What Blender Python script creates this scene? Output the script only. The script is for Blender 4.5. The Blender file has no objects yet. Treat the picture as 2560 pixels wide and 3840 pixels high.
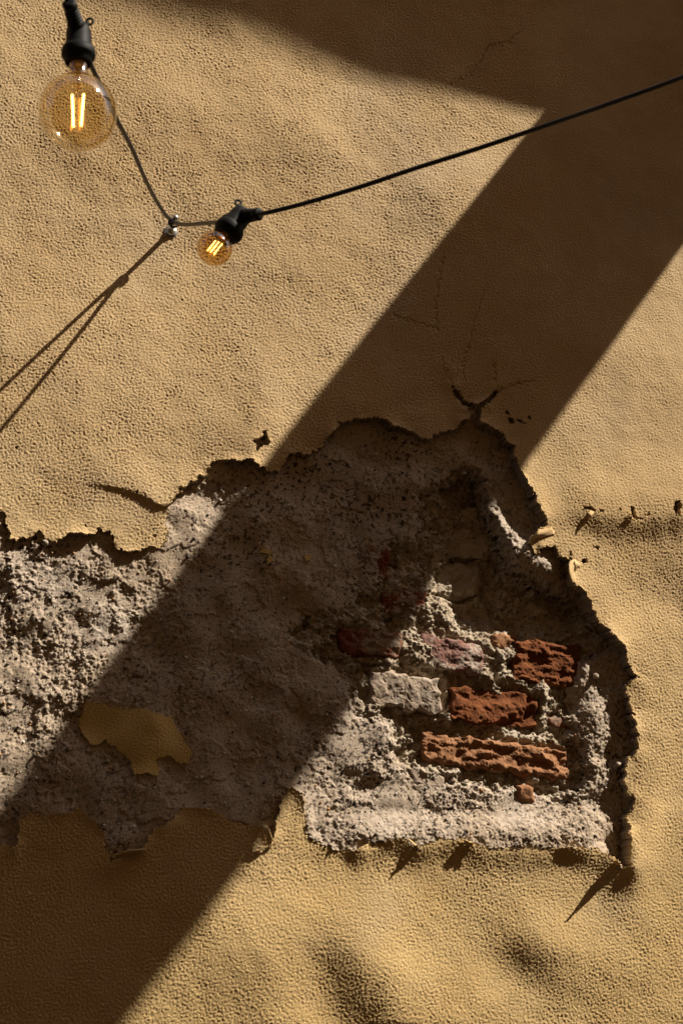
import bpy, bmesh, math, random
import numpy as np
from mathutils import Vector, Matrix

random.seed(7)
rng = np.random.RandomState(11)
SC = bpy.context.scene
COL = SC.collection

# ------------------------------------------------------------------ camera
FPX = 5500.0                       # focal length in pixels of the 2560 x 3840 photograph
PITCH, YAW, DIST = math.radians(16), math.radians(14), 2.75
AIM = Vector((0.0, 0.0, 2.45))
FWD = Vector((math.sin(YAW) * math.cos(PITCH), math.cos(YAW) * math.cos(PITCH), math.sin(PITCH)))
RGT = Vector((math.cos(YAW), -math.sin(YAW), 0.0))
UPV = RGT.cross(FWD)
CAM = AIM - FWD * DIST
cam_data = bpy.data.cameras.new('camera')
cam = bpy.data.objects.new('camera', cam_data)
COL.objects.link(cam)
cam.matrix_world = Matrix((( RGT.x, UPV.x, -FWD.x, CAM.x), (RGT.y, UPV.y, -FWD.y, CAM.y), (RGT.z, UPV.z, -FWD.z, CAM.z), (0, 0, 0, 1)))
cam_data.sensor_fit = 'VERTICAL'
cam_data.sensor_width = 24
cam_data.sensor_height = 36
cam_data.lens = 36 * FPX / 3840
cam_data.clip_start = 0.05
cam_data.clip_end = 500
cam_data.dof.use_dof = True
cam_data.dof.focus_distance = DIST * 0.99
cam_data.dof.aperture_fstop = 5.6
SC.camera = cam
SC.cycles.use_denoising = True
SC.cycles.denoising_prefilter = 'NONE'

# ------------------------------------------------------------------ light
KX, KZ = 1.95, 2.40                # run of the sun along the wall per metre off the wall
SUN_TO = Vector((KX, -1.0, KZ)).normalized()
SUN_EL = math.asin(SUN_TO.z)
SUN_AZ = math.atan2(SUN_TO.x, SUN_TO.y)
world = bpy.data.worlds.new('World')
SC.world = world
world.use_nodes = True
wn = world.node_tree
wn.nodes.clear()
sky = wn.nodes.new('ShaderNodeTexSky')
sky.sky_type = 'NISHITA'
sky.sun_disc = False
sky.sun_elevation = SUN_EL
sky.sun_rotation = SUN_AZ
sky.dust_density = 4.0
sky.ozone_density = 0.3
bg = wn.nodes.new('ShaderNodeBackground')
bg.inputs['Strength'].default_value = 0.05
wo = wn.nodes.new('ShaderNodeOutputWorld')
wn.links.new(sky.outputs[0], bg.inputs[0])
wn.links.new(bg.outputs[0], wo.inputs[0])
sun_data = bpy.data.lights.new('sun', 'SUN')
sun_data.energy = 5.0
sun_data.angle = math.radians(0.53)
sun_data.color = (1.0, 0.92, 0.80)
sun = bpy.data.objects.new('sun', sun_data)
COL.objects.link(sun)
sun.rotation_euler = (-SUN_TO).to_track_quat('-Z', 'Y').to_euler()
SC.view_settings.view_transform = 'Standard'
SC.view_settings.look = 'None'
SC.view_settings.gamma = 1.0
SC.view_settings.use_curve_mapping = False
SC.view_settings.exposure = 0.92

# ------------------------------------------------------------------ helpers
def at(u, v, d=0.0):
    """the point d metres off the wall on the line of sight through photo pixel (u, v)"""
    r = FWD + RGT * ((u - 1280) / FPX) - UPV * ((v - 1920) / FPX)
    t = (-d - CAM.y) / r.y
    return CAM + r * t

def project(x, y, z):
    dx, dy, dz = x - CAM.x, y - CAM.y, z - CAM.z
    w = dx * FWD.x + dy * FWD.y + dz * FWD.z
    return (1280 + FPX * (dx * RGT.x + dy * RGT.y + dz * RGT.z) / w,
            1920 - FPX * (dx * UPV.x + dy * UPV.y + dz * UPV.z) / w)

def tag(o, label=None, cat=None, group=None, kind=None):
    if label: o['label'] = label
    if cat: o['category'] = cat
    if group: o['group'] = group
    if kind: o['kind'] = kind
    return o

def empty(name, loc):
    o = bpy.data.objects.new(name, None)
    o.empty_display_size = 0.05
    COL.objects.link(o)
    o.location = loc
    return o

def put(name, mesh, mat, parent=None, smooth=True):
    o = bpy.data.objects.new(name, mesh)
    COL.objects.link(o)
    for m in (mat if isinstance(mat, (list, tuple)) else [mat]):
        mesh.materials.append(m)
    if smooth:
        mesh.polygons.foreach_set('use_smooth', np.ones(len(mesh.polygons), dtype=bool))
    if parent is not None:
        o.parent = parent
        o.matrix_parent_inverse = Matrix.Translation(-Vector(parent.location))
    return o

def mesh_np(name, verts, quads):
    me = bpy.data.meshes.new(name)
    nv, nf = len(verts), len(quads)
    me.vertices.add(nv)
    me.vertices.foreach_set('co', np.ascontiguousarray(verts, dtype=np.float32).ravel())
    me.loops.add(nf * 4)
    me.loops.foreach_set('vertex_index', np.ascontiguousarray(quads, dtype=np.int32).ravel())
    me.polygons.add(nf)
    me.polygons.foreach_set('loop_start', np.arange(0, nf * 4, 4, dtype=np.int32))
    me.update(calc_edges=True)
    me.validate()
    return me

def bm_mesh(name, bm):
    bmesh.ops.recalc_face_normals(bm, faces=bm.faces[:])
    me = bpy.data.meshes.new(name)
    bm.to_mesh(me)
    bm.free()
    return me

def frame_of(axis):
    a = Vector(axis).normalized()
    h = Vector((0, 0, 1)) if abs(a.z) < 0.9 else Vector((1, 0, 0))
    x = h.cross(a).normalized()
    return x, a.cross(x), a

def add_lathe(bm, origin, axis, prof, n=40, cap=True):
    """profile [(radius, distance along axis)] turned about the axis"""
    x, y, a = frame_of(axis)
    o = Vector(origin)
    rings = []
    for r, t in prof:
        if r < 1e-5:
            rings.append([bm.verts.new(o + a * t)])
        else:
            rings.append([bm.verts.new(o + a * t + (x * math.cos(k * 2 * math.pi / n) + y * math.sin(k * 2 * math.pi / n)) * r) for k in range(n)])
    for A, B in zip(rings, rings[1:]):
        for k in range(n):
            j = (k + 1) % n
            if len(A) == 1 and len(B) == 1: continue
            if len(A) == 1: bm.faces.new((A[0], B[k], B[j]))
            elif len(B) == 1: bm.faces.new((A[k], B[0], A[j]))
            else: bm.faces.new((A[k], B[k], B[j], A[j]))
    if cap:
        for R in (rings[0], rings[-1]):
            if len(R) > 2: bm.faces.new(R)

def smooth_path(pts, n=10):
    P = [Vector(p) for p in pts]
    P = [P[0] * 2 - P[1]] + P + [P[-1] * 2 - P[-2]]
    out = []
    for i in range(1, len(P) - 2):
        a, b, c, d = P[i - 1:i + 3]
        for k in range(n):
            t = k / n
            out.append(0.5 * ((2 * b) + (c - a) * t + (2 * a - 5 * b + 4 * c - d) * t * t + (3 * b - a - 3 * c + d) * t ** 3))
    out.append(P[-2])
    return out

def add_tube(bm, path, rad, n=12):
    rad = rad if callable(rad) else (lambda t, r=rad: r)
    rings = []
    N = len(path)
    ref = None
    for i, p in enumerate(path):
        tg = (path[min(i + 1, N - 1)] - path[max(i - 1, 0)]).normalized()
        if ref is None:
            ref = frame_of(tg)[0]
        ref = (ref - tg * ref.dot(tg)).normalized()
        b = tg.cross(ref)
        r = rad(i / max(1, N - 1))
        rings.append([bm.verts.new(p + (ref * math.cos(k * 2 * math.pi / n) + b * math.sin(k * 2 * math.pi / n)) * r) for k in range(n)])
    for A, B in zip(rings, rings[1:]):
        for k in range(n):
            j = (k + 1) % n
            bm.faces.new((A[k], A[j], B[j], B[k]))
    bm.faces.new(rings[0][::-1])
    bm.faces.new(rings[-1])

def add_box(bm, lo, hi, bevel=0.0):
    g = bmesh.ops.create_cube(bm, size=1.0)
    for v in g['verts']:
        v.co = Vector([(lo[i] + hi[i]) / 2 + v.co[i] * (hi[i] - lo[i]) for i in range(3)])
    if bevel:
        es = list({e for v in g['verts'] for e in v.link_edges})
        bmesh.ops.bevel(bm, geom=es, offset=bevel, segments=1, affect='EDGES')

# ------------------------------------------------------------------ materials
class NT:
    def __init__(s, name):
        s.m = bpy.data.materials.new(name)
        s.m.use_nodes = True
        s.t = s.m.node_tree
        s.t.nodes.clear()
        s.out = s.t.nodes.new('ShaderNodeOutputMaterial')
        s.co = s.t.nodes.new('ShaderNodeTexCoord').outputs['Object']
    def n(s, kind, **kw):
        nd = s.t.nodes.new(kind)
        for k, v in kw.items():
            setattr(nd, k, v)
        return nd
    def l(s, a, b): s.t.links.new(a, b)
    def noise(s, scale, detail=3, rough=0.55, vec=None):
        nd = s.n('ShaderNodeTexNoise')
        nd.inputs['Scale'].default_value = scale
        nd.inputs['Detail'].default_value = detail
        nd.inputs['Roughness'].default_value = rough
        s.l(vec or s.co, nd.inputs['Vector'])
        return nd.outputs['Fac']
    def ramp(s, fac, stops):
        r = s.n('ShaderNodeValToRGB')
        e = r.color_ramp.elements
        while len(e) < len(stops): e.new(0.5)
        for el, (p, c) in zip(e, stops):
            el.position = p
            el.color = (c[0], c[1], c[2], 1) if isinstance(c, (tuple, list)) else (c, c, c, 1)
        s.l(fac, r.inputs[0])
        return r.outputs[0]
    def mix(s, fac, a, b):
        m = s.n('ShaderNodeMix', data_type='RGBA')
        if isinstance(fac, (int, float)): m.inputs[0].default_value = fac
        else: s.l(fac, m.inputs[0])
        for sock, v in ((m.inputs[6], a), (m.inputs[7], b)):
            if isinstance(v, (tuple, list)): sock.default_value = (v[0], v[1], v[2], 1)
            else: s.l(v, sock)
        return m.outputs[2]
    def bump(s, h, strength, dist, prev=None):
        b = s.n('ShaderNodeBump')
        b.inputs['Strength'].default_value = strength
        b.inputs['Distance'].default_value = dist
        s.l(h, b.inputs['Height'])
        if prev is not None: s.l(prev, b.inputs['Normal'])
        return b.outputs[0]
    def surf(s, col, rough=0.9, spec=0.2, normal=None, metal=0.0):
        p = s.n('ShaderNodeBsdfPrincipled')
        for sock, v in ((p.inputs['Base Color'], col), (p.inputs['Roughness'], rough)):
            if isinstance(v, (tuple, list)): sock.default_value = (v[0], v[1], v[2], 1)
            elif isinstance(v, (int, float)): sock.default_value = v
            else: s.l(v, sock)
        p.inputs['Specular IOR Level'].default_value = spec
        p.inputs['Metallic'].default_value = metal
        if normal is not None: s.l(normal, p.inputs['Normal'])
        s.l(p.outputs[0], s.out.inputs[0])
        return s.m

def mat_plaster(name='ochre_plaster', tint=None):
    t = NT(name)
    big = t.noise(2.3, 4, 0.6)
    c = t.ramp(big, [(0.30, (0.47, 0.345, 0.205)), (0.48, (0.48, 0.34, 0.18)), (0.70, (0.44, 0.30, 0.15))])
    sx = t.n('ShaderNodeSeparateXYZ'); t.l(t.co, sx.inputs[0])
    ad = t.n('ShaderNodeMath', operation='MULTIPLY_ADD'); t.l(t.noise(2.9, 4, 0.6), ad.inputs[0]); ad.inputs[1].default_value = 1.6; t.l(sx.outputs[2], ad.inputs[2])
    sc = t.n('ShaderNodeMath', operation='MULTIPLY'); t.l(ad.outputs[0], sc.inputs[0]); sc.inputs[1].default_value = 0.2
    c = t.mix(t.ramp(sc.outputs[0], [(0.48, 0.55), (0.70, 0.0)]), c, (0.48, 0.328, 0.125))
    med = t.noise(9.0, 5, 0.65)
    c = t.mix(t.ramp(med, [(0.52, 0.0), (0.78, 0.30)]), c, (0.40, 0.235, 0.095))
    pale = t.noise(5.0, 4, 0.6)
    c = t.mix(t.ramp(pale, [(0.55, 0.0), (0.8, 0.35)]), c, (0.50, 0.39, 0.25))
    sp = t.noise(150.0, 3, 0.6)
    c = t.mix(t.ramp(sp, [(0.66, 0.0), (0.74, 0.45)]), c, (0.22, 0.13, 0.06))
    if tint: c = t.mix(0.7, c, tint)
    b = t.bump(t.noise(380.0, 3, 0.65), 0.9, 0.0012)
    return t.surf(c, 0.92, 0.15, b)

def mat_undercoat(name='lime_undercoat', warm=0.0):
    t = NT(name)
    c = t.ramp(t.noise(6.0, 5, 0.65), [(0.28, (0.30, 0.235, 0.172)), (0.5, (0.37, 0.297, 0.225)), (0.72, (0.45, 0.375, 0.30))])
    c = t.mix(t.ramp(t.noise(3.1, 3, 0.5), [(0.48, 0.0), (0.75, 0.5)]), c, (0.36, 0.25, 0.14))
    # sand grains: dark and rusty specks, thicker in some places
    zone = t.ramp(t.noise(4.3, 3, 0.5), [(0.35, 0.0), (0.62, 1.0)])
    sp = t.ramp(t.noise(125.0, 2, 0.6), [(0.55, 0.0), (0.60, 1.0)])
    mm = t.n('ShaderNodeMath', operation='MULTIPLY')
    t.l(zone, mm.inputs[0]); t.l(sp, mm.inputs[1])
    c = t.mix(mm.outputs[0], c, (0.05, 0.036, 0.026))
    sp2 = t.ramp(t.noise(230.0, 2, 0.6), [(0.60, 0.0), (0.65, 0.7)])
    c = t.mix(sp2, c, (0.13, 0.09, 0.06))
    sp3 = t.ramp(t.noise(190.0, 2, 0.5), [(0.68, 0.0), (0.74, 0.8)])
    c = t.mix(sp3, c, (0.55, 0.50, 0.45))
    b = t.bump(t.noise(280.0, 4, 0.65), 0.8, 0.0014)
    return t.surf(c, 0.95, 0.15, b)

def mat_mortar():
    t = NT('lime_mortar')
    c = t.ramp(t.noise(11.0, 5, 0.65), [(0.28, (0.235, 0.175, 0.115)), (0.5, (0.36, 0.295, 0.215)), (0.75, (0.45, 0.385, 0.30))])
    red = t.ramp(t.noise(8.5, 4, 0.6), [(0.60, 0.0), (0.78, 0.45)])
    c = t.mix(red, c, (0.28, 0.12, 0.065))
    c = t.mix(t.ramp(t.noise(22.0, 5, 0.7), [(0.54, 0.0), (0.66, 0.7)]), c, (0.17, 0.115, 0.07))
    c = t.mix(t.ramp(t.noise(31.0, 4, 0.7), [(0.60, 0.0), (0.66, 0.7)]), c, (0.46, 0.40, 0.325))
    c = t.mix(t.ramp(t.noise(140.0, 3, 0.6), [(0.57, 0.0), (0.63, 0.8)]), c, (0.07, 0.05, 0.035))
    b = t.bump(t.noise(280.0, 4, 0.65), 0.8, 0.0014)
    return t.surf(c, 0.95, 0.15, b)

def mat_brick(name, a, b_, c_, crust=(0.40, 0.34, 0.27), amount=0.3):
    t = NT(name)
    c = t.ramp(t.noise(45.0, 5, 0.65), [(0.3, a), (0.52, b_), (0.75, c_)])
    lo = 0.78 - amount * 0.55
    c = t.mix(t.ramp(t.noise(24.0, 5, 0.7), [(lo, 0.0), (lo + 0.10, 0.9)]), c, crust)
    c = t.mix(t.ramp(t.noise(210.0, 2, 0.6), [(0.64, 0.0), (0.72, 0.5)]), c, tuple(x * 0.45 for x in a))
    b = t.bump(t.noise(300.0, 4, 0.65), 0.6, 0.001)
    return t.surf(c, 0.93, 0.15, b)

M_PLASTER = mat_plaster()
M_REMNANT = mat_plaster('golden_plaster', (0.53, 0.365, 0.125))
M_UNDER = mat_undercoat()
M_MORTAR = mat_mortar()
M_RED = mat_brick('red_brick', (0.105, 0.034, 0.012), (0.15, 0.050, 0.017), (0.20, 0.078, 0.030), amount=0.0)
M_ORANGE = mat_brick('orange_brick', (0.20, 0.092, 0.042), (0.255, 0.122, 0.058), (0.31, 0.165, 0.088), amount=0.1)
M_PURPLE = mat_brick('purple_brick', (0.16, 0.080, 0.063), (0.20, 0.11, 0.09), (0.24, 0.085, 0.045), amount=0.55)
M_PALE = mat_brick('limewashed_brick', (0.27, 0.20, 0.14), (0.33, 0.255, 0.19), (0.38, 0.30, 0.23), amount=0.5)
M_DARKRED = mat_brick('dark_red_brick', (0.13, 0.036, 0.018), (0.17, 0.048, 0.024), (0.21, 0.07, 0.035), crust=(0.27, 0.21, 0.15), amount=0.6)
M_STONE = mat_brick('pale_stone', (0.30, 0.25, 0.19), (0.38, 0.32, 0.25), (0.42, 0.36, 0.29), amount=0.1)

def mat_plain(name, col, rough, spec=0.4, metal=0.0, bumpy=None):
    t = NT(name)
    c = t.mix(t.ramp(t.noise(60.0, 3, 0.6), [(0.4, 0.0), (0.7, 0.5)]), col, tuple(min(1, x * 1.4 + 0.003) for x in col))
    b = t.bump(t.noise(bumpy, 3, 0.6), 0.3, 0.0004) if bumpy else None
    return t.surf(c, rough, spec, b, metal)

M_RUBBER = mat_plain('black_rubber', (0.006, 0.0056, 0.005), 0.6, 0.12, 0.0, 300)
M_CABLE = mat_plain('black_cable', (0.011, 0.0095, 0.008), 0.5, 0.4)
M_STEEL = mat_plain('zinc_steel', (0.45, 0.44, 0.42), 0.32, 0.5, 0.9, 200)
M_BRASS = mat_plain('bulb_cap_metal', (0.30, 0.20, 0.09), 0.35, 0.5, 0.9)
M_TIMBER = mat_plain('old_timber', (0.16, 0.095, 0.05), 0.8, 0.2, 0.0, 80)

def mat_glass(name='amber_glass', tint=(0.955, 0.845, 0.62)):
    t = NT(name)
    tr = t.n('ShaderNodeBsdfTransparent'); tr.inputs[0].default_value = (*tint, 1)
    gl = t.n('ShaderNodeBsdfGlossy'); gl.inputs['Roughness'].default_value = 0.055
    lw = t.n('ShaderNodeLayerWeight'); lw.inputs[0].default_value = 0.5
    fr = t.n('ShaderNodeMath', operation='POWER'); t.l(lw.outputs['Facing'], fr.inputs[0]); fr.inputs[1].default_value = 2.6
    ad = t.n('ShaderNodeMath', operation='MULTIPLY_ADD'); t.l(fr.outputs[0], ad.inputs[0]); ad.inputs[1].default_value = 0.6; ad.inputs[2].default_value = 0.13
    mx = t.n('ShaderNodeMixShader')
    t.l(ad.outputs[0], mx.inputs[0]); t.l(tr.outputs[0], mx.inputs[1]); t.l(gl.outputs[0], mx.inputs[2])
    t.l(mx.outputs[0], t.out.inputs[0])
    return t.m
M_GLASS = mat_glass()
M_GLASS_DEEP = mat_glass('deep_amber_glass', (0.94, 0.74, 0.42))
def mat_emit(name, col, s):
    t = NT(name)
    e = t.n('ShaderNodeEmission')
    e.inputs[0].default_value = (*col, 1)
    e.inputs[1].default_value = s
    t.l(e.outputs[0], t.out.inputs[0])
    return t.m
M_FIL = mat_emit('glowing_filament', (1.0, 0.56, 0.15), 7.5)
M_FILDIM = mat_emit('dim_filament', (1.0, 0.42, 0.08), 0.9)

# ------------------------------------------------------------------ traced shapes (pixels of the photograph, laid on the wall plane)
HOLE = [(-190,1900),(-120,1935),(-60,1905),(0,1915),(15,1920),(26,1935),(20,1960),(37,1990),(42,2015),(65,2026),(82,2012),(102,2022),(120,2010),(130,1992),(150,1992),(167,2015),(200,2027),(215,2035),(222,2022),(240,2025),(252,2002),(272,1997),(290,2000),(315,1997),(320,2007),(345,2007),(362,1995),(365,1975),(382,1975),(392,1995),(415,1990),(429,2007),(425,2035),(445,2055),(470,2066),(500,2065),(545,2057),(565,2050),(602,2055),(615,2035),(627,2022),(620,1960),(625,1905),(645,1880),(665,1855),(680,1845),(672,1827),(695,1830),(715,1812),(735,1800),(745,1787),(775,1782),(785,1750),(782,1735),(817,1727),(865,1732),(895,1730),(945,1725),(960,1745),(980,1750),(1000,1767),(1020,1770),(1055,1757),(1070,1725),(1085,1710),(1085,1699),(1120,1700),(1140,1707),(1165,1700),(1195,1680),(1220,1650),(1250,1615),(1270,1602),(1265,1585),(1290,1580),(1340,1572),(1400,1567),(1445,1575),(1470,1602),(1515,1607),(1550,1620),(1600,1645),(1615,1640),(1640,1622),(1680,1610),(1720,1612),(1720,1575),(1755,1572),(1768,1552),(1740,1522),(1705,1482),(1690,1445),(1704,1443),(1728,1473),(1752,1503),(1778,1517),(1795,1518),(1825,1488),(1865,1462),(1869,1474),(1832,1507),(1802,1534),(1797,1580),(1825,1595),(1855,1612),(1885,1620),(1900,1660),(1930,1670),(1920,1685),(1940,1740),(1955,1780),(1995,1850),(2010,1900),(2032,1930),(2048,1970),(2016,1987),(1976,2035),(1996,2080),(2011,2077),(2023,2052),(2083,2057),(2096,2085),(2136,2095),(2131,2140),(2146,2192),(2176,2215),(2208,2245),(2218,2290),(2241,2325),(2276,2365),(2333,2420),(2346,2480),(2388,2540),(2346,2572),(2356,2635),(2373,2680),(2383,2750),(2388,2805),(2371,2832),(2351,2840),(2343,2900),(2336,2920),(2356,2970),(2376,3005),(2371,3032),(2341,3055),(2351,3110),(2346,3170),(2343,3249),(2313,3244),(2293,3219),(2234,3184),(2114,3177),(2035,3187),(1895,3184),(1826,3187),(1776,3169),(1731,3149),(1637,3154),(1587,3174),(1562,3184),(1530,3168),(1497,3147),(1438,3157),(1378,3164),(1328,3189),(1245,3190),(1175,3150),(1140,3125),(1142,3080),(1140,3000),(1130,2975),(1105,2955),(1080,2957),(1065,2985),(1045,3025),(1035,3080),(1030,3120),(1020,3145),(1000,3100),(970,3097),(920,3090),(890,3085),(850,3067),(820,3055),(785,3037),(740,3030),(690,3032),(665,3045),(650,3070),(615,3090),(575,3110),(557,3130),(555,3155),(540,3185),(470,3195),(410,3212),(400,3185),(390,3150),(385,3120),(360,3085),(325,3055),(300,3027),(275,3040),(260,3052),(200,3050),(170,3060),(125,3047),(65,3072),(77,3105),(65,3145),(75,3165),(55,3180),(20,3160),(0,3170),(-60,3150),(-120,3185),(-190,3160)]
SMALL_HOLES = [
 [(982,1615),(992,1622),(1000,1645),(1008,1660),(1005,1678),(985,1675),(968,1690),(960,1702),(952,1680),(946,1655),(970,1647),(980,1640)],
 [(2179,1903),(2200,1902),(2222,1914),(2222,1926),(2202,1917),(2183,1914)],
 [(2240,1920),(2254,1918),(2254,1928),(2242,1928)],
 [(2310,1908),(2318,1908),(2318,1920),(2311,1920)],
 [(2351,1904),(2366,1906),(2374,1946),(2361,1946)],
 [(2522,1884),(2538,1878),(2545,1902),(2534,1936),(2518,1930),(2510,1902)],
 [(2222,2048),(2244,2050),(2242,2060),(2226,2056)],
 [(2260,2070),(2274,2076),(2270,2082),(2260,2078)],
 [(2180,2095),(2196,2095),(2200,2110),(2182,2118),(2176,2105)],
 [(1896,1538),(1908,1540),(1910,1552),(1899,1550)],
 [(1904,1566),(1926,1564),(1928,1582),(1918,1592),(1906,1582)],
 [(1934,1568),(1952,1572),(1972,1588),(1956,1586),(1938,1578)],
 [(1978,1556),(1992,1556),(1992,1574),(1980,1570)],
 [(1938,1426),(1958,1430),(1957,1442),(1948,1436)],
 [(2127,2068),(2138,2070),(2146,2086),(2130,2086)],
 [(318,1960),(326,1962),(325,1976),(317,1976)],
 [(570,2004),(586,2006),(584,2018),(572,2016)],
 [(506,1842),(524,1842),(522,1850),(508,1849)],
 [(1955,1645),(1964,1644),(1966,1650),(1957,1652)],
 [(50,1675),(68,1674),(66,1681),(54,1682)],
]
PIT = [(1140,2300),(1090,2390),(1165,2445),(1280,2490),(1325,2565),(1340,2620),(1320,2665),(1400,2680),(1470,2695),(1480,2750),(1485,2825),(1505,2875),(1550,2890),(1665,2925),(1776,2935),(1976,2960),(2100,2985),(2190,2960),(2215,2905),(2200,2830),(2146,2760),(2156,2635),(2136,2565),(2191,2475),(2240,2440),(2310,2420),(2270,2360),(2220,2290),(2200,2245),(2100,2215),(1996,2165),(1931,2125),(1896,2045),(1856,1960),(1830,1900),(1800,1780),(1765,1755),(1700,1800),(1590,1855),(1600,1950),(1570,2020),(1480,2040),(1440,2100),(1420,2200),(1250,2300)]
REMNANTS = [
 [(320,2630),(360,2635),(395,2637),(430,2652),(495,2659),(555,2661),(600,2680),(645,2685),(662,2725),(695,2775),(720,2820),(710,2857),(672,2860),(655,2840),(620,2832),(587,2845),(600,2885),(595,2907),(545,2897),(510,2905),(500,2880),(480,2840),(440,2805),(400,2777),(350,2792),(325,2770),(310,2740),(290,2720),(307,2690)],
 [(985,2047),(1000,2055),(1017,2062),(1020,2085),(1027,2100),(1005,2114),(1000,2100),(1007,2087),(1000,2072),(982,2067)],
 [(1152,2067),(1172,2077),(1172,2092),(1152,2102),(1145,2080)],
]
CRACKS = [  # (polyline, depth m)
 [(1695,1445),(1672,1395),(1660,1340)], [(1738,1420),(1738,1350),(1760,1300),(1778,1220),(1800,1130),(1812,1090)],
 [(1862,1465),(1856,1400),(1848,1350)], [(1640,1232),(1570,1208),(1475,1185)], [(1640,1232),(1632,1150),(1650,1020),(1662,960)],
 [(1868,1468),(1940,1440),(2000,1430)],
 [(1660,330),(1770,275),(1815,200),(1830,172),(1900,165),(1960,110)],
 [(2368,1945),(2395,1948),(2420,1938)], 
]

# ------------------------------------------------------------------ the fine grid on the wall
STEP = 0.00166
cs = [at(u, v) for u in (-110, 2670) for v in (-110, 3950)]
X0, X1 = min(c.x for c in cs), max(c.x for c in cs)
Z0, Z1 = min(c.z for c in cs), max(c.z for c in cs)
gx = np.arange(X0, X1, STEP)
gz = np.arange(Z0, Z1, STEP)
NX, NZ = len(gx), len(gz)
GX, GZ = np.meshgrid(gx, gz)
GU, GV = project(GX, 0.0, GZ)
INFRAME = (GU > -100) & (GU < 2660) & (GV > -100) & (GV < 3940)

fxx = np.fft.fftfreq(NX, STEP)[None, :]
fzz = np.fft.fftfreq(NZ, STEP)[:, None]
FR = np.sqrt(fxx ** 2 + fzz ** 2) + 1e-9
def band(lo, hi, seed, sx=1.0, sz=1.0):
    """random relief with wavelengths between lo and hi metres, unit deviation"""
    r = np.random.RandomState(seed)
    w = np.fft.fft2(r.standard_normal((NZ, NX)).astype(np.float32))
    f = np.sqrt((fxx * sx) ** 2 + (fzz * sz) ** 2) + 1e-9
    lf = np.log(f)
    a, b = math.log(1 / hi), math.log(1 / lo)
    mid, half = (a + b) / 2, max(0.2, (b - a) / 2)
    w = w * np.exp(-0.5 * ((lf - mid) / half) ** 2) / f
    o = np.real(np.fft.ifft2(w))
    return (o / o.std()).astype(np.float32)

def fbm(lo, hi, beta, seed, sx=1.0, sz=1.0):
    """fractal relief: amplitude falling as frequency ** -beta from wavelength hi down to lo"""
    r = np.random.RandomState(seed)
    w = np.fft.fft2(r.standard_normal((NZ, NX)).astype(np.float32))
    f = np.sqrt((fxx * sx) ** 2 + (fzz * sz) ** 2) + 1e-9
    w = w * f ** -beta * np.exp(-(f * lo) ** 4) * (1 - np.exp(-(f * hi) ** 4))
    o = np.real(np.fft.ifft2(w))
    return (o / o.std()).astype(np.float32)

def sstep(a, b, x):
    t = np.clip((x - a) / (b - a), 0, 1)
    return t * t * (3 - 2 * t)

def seg_dist(U, V, pts, closed):
    best = np.full(U.shape, 1e9, dtype=np.float32)
    n = len(pts)
    for i in range(n if closed else n - 1):
        (x0, y0), (x1, y1) = pts[i], pts[(i + 1) % n]
        dx, dy = x1 - x0, y1 - y0
        t = np.clip(((U - x0) * dx + (V - y0) * dy) / (dx * dx + dy * dy + 1e-9), 0, 1)
        np.minimum(best, (U - x0 - t * dx) ** 2 + (V - y0 - t * dy) ** 2, out=best)
    return np.sqrt(best)

def inside(U, V, pts):
    r = np.zeros(U.shape, dtype=bool)
    n = len(pts)
    for i in range(n):
        (x0, y0), (x1, y1) = pts[i], pts[(i + 1) % n]
        if y0 == y1: continue
        c = ((y0 > V) != (y1 > V)) & (U < (x1 - x0) * (V - y0) / (y1 - y0) + x0)
        r ^= c
    return r

def sdist(pts, pad=200):
    """signed pixel distance to a closed outline: negative inside"""
    us = [p[0] for p in pts]; vs = [p[1] for p in pts]
    out = np.full(GU.shape, 500.0, dtype=np.float32)
    m = (GU > min(us) - pad) & (GU < max(us) + pad) & (GV > min(vs) - pad) & (GV < max(vs) + pad)
    U, V = GU[m].astype(np.float32), GV[m].astype(np.float32)
    d = seg_dist(U, V, pts, True)
    out[m] = np.where(inside(U, V, pts), -d, np.minimum(d, 500))
    return out

n_rag = band(0.010, 0.030, 1) * 3.0 + band(0.004, 0.010, 2) * 1.8
sd_main = sdist(HOLE)
sd_small = np.full(GU.shape, 500.0, dtype=np.float32)
for h in SMALL_HOLES:
    np.minimum(sd_small, sdist(h, 40), out=sd_small)
sd_hole = np.minimum(sd_main + n_rag, sd_small + n_rag * 0.5)
sd_pit = sdist(PIT, 150) + band(0.015, 0.05, 3) * 7 + band(0.005, 0.015, 4) * 3

# ---- outer skin of ochre plaster
taper = sstep(-100, 20, GU) * sstep(2660, 2540, GU) * sstep(-100, 20, GV) * sstep(3940, 3820, GV)
def gauss(u, v, su, sv, rot=0.0):
    c, s = math.cos(math.radians(rot)), math.sin(math.radians(rot))
    a, b = (GU - u) * c + (GV - v) * s, -(GU - u) * s + (GV - v) * c
    return np.exp(-0.5 * ((a / su) ** 2 + (b / sv) ** 2))

h_low = band(0.35, 0.9, 5) * 0.0017 + band(0.10, 0.30, 6) * 0.00055 + band(0.03, 0.09, 24) * 0.00016
def fold(pts, amp, up, down):
    """the skin above the line stands proud and drops at the line"""
    us = np.array([p[0] for p in pts], float); vs = np.array([p[1] for p in pts], float)
    line = np.interp(GU, us, vs)
    dv = GV - line
    w = sstep(us[0] - 60, us[0] + 170, GU) * sstep(us[-1] + 40, us[-1] - 40, GU)
    prof = np.where(dv < 0, np.exp(-(dv / up) ** 2), np.exp(-(dv / down) ** 2))
    return amp * w * prof
h_low += fold([(330,1806),(440,1826),(500,1842),(545,1862),(585,1890),(640,1896),(700,1880)], 0.0052, 130, 12)
h_low += fold([(2080,1900),(2180,1908),(2250,1928),(2370,1940),(2420,1940),(2500,1925),(2700,1945)], 0.014, 170, 75)
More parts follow.
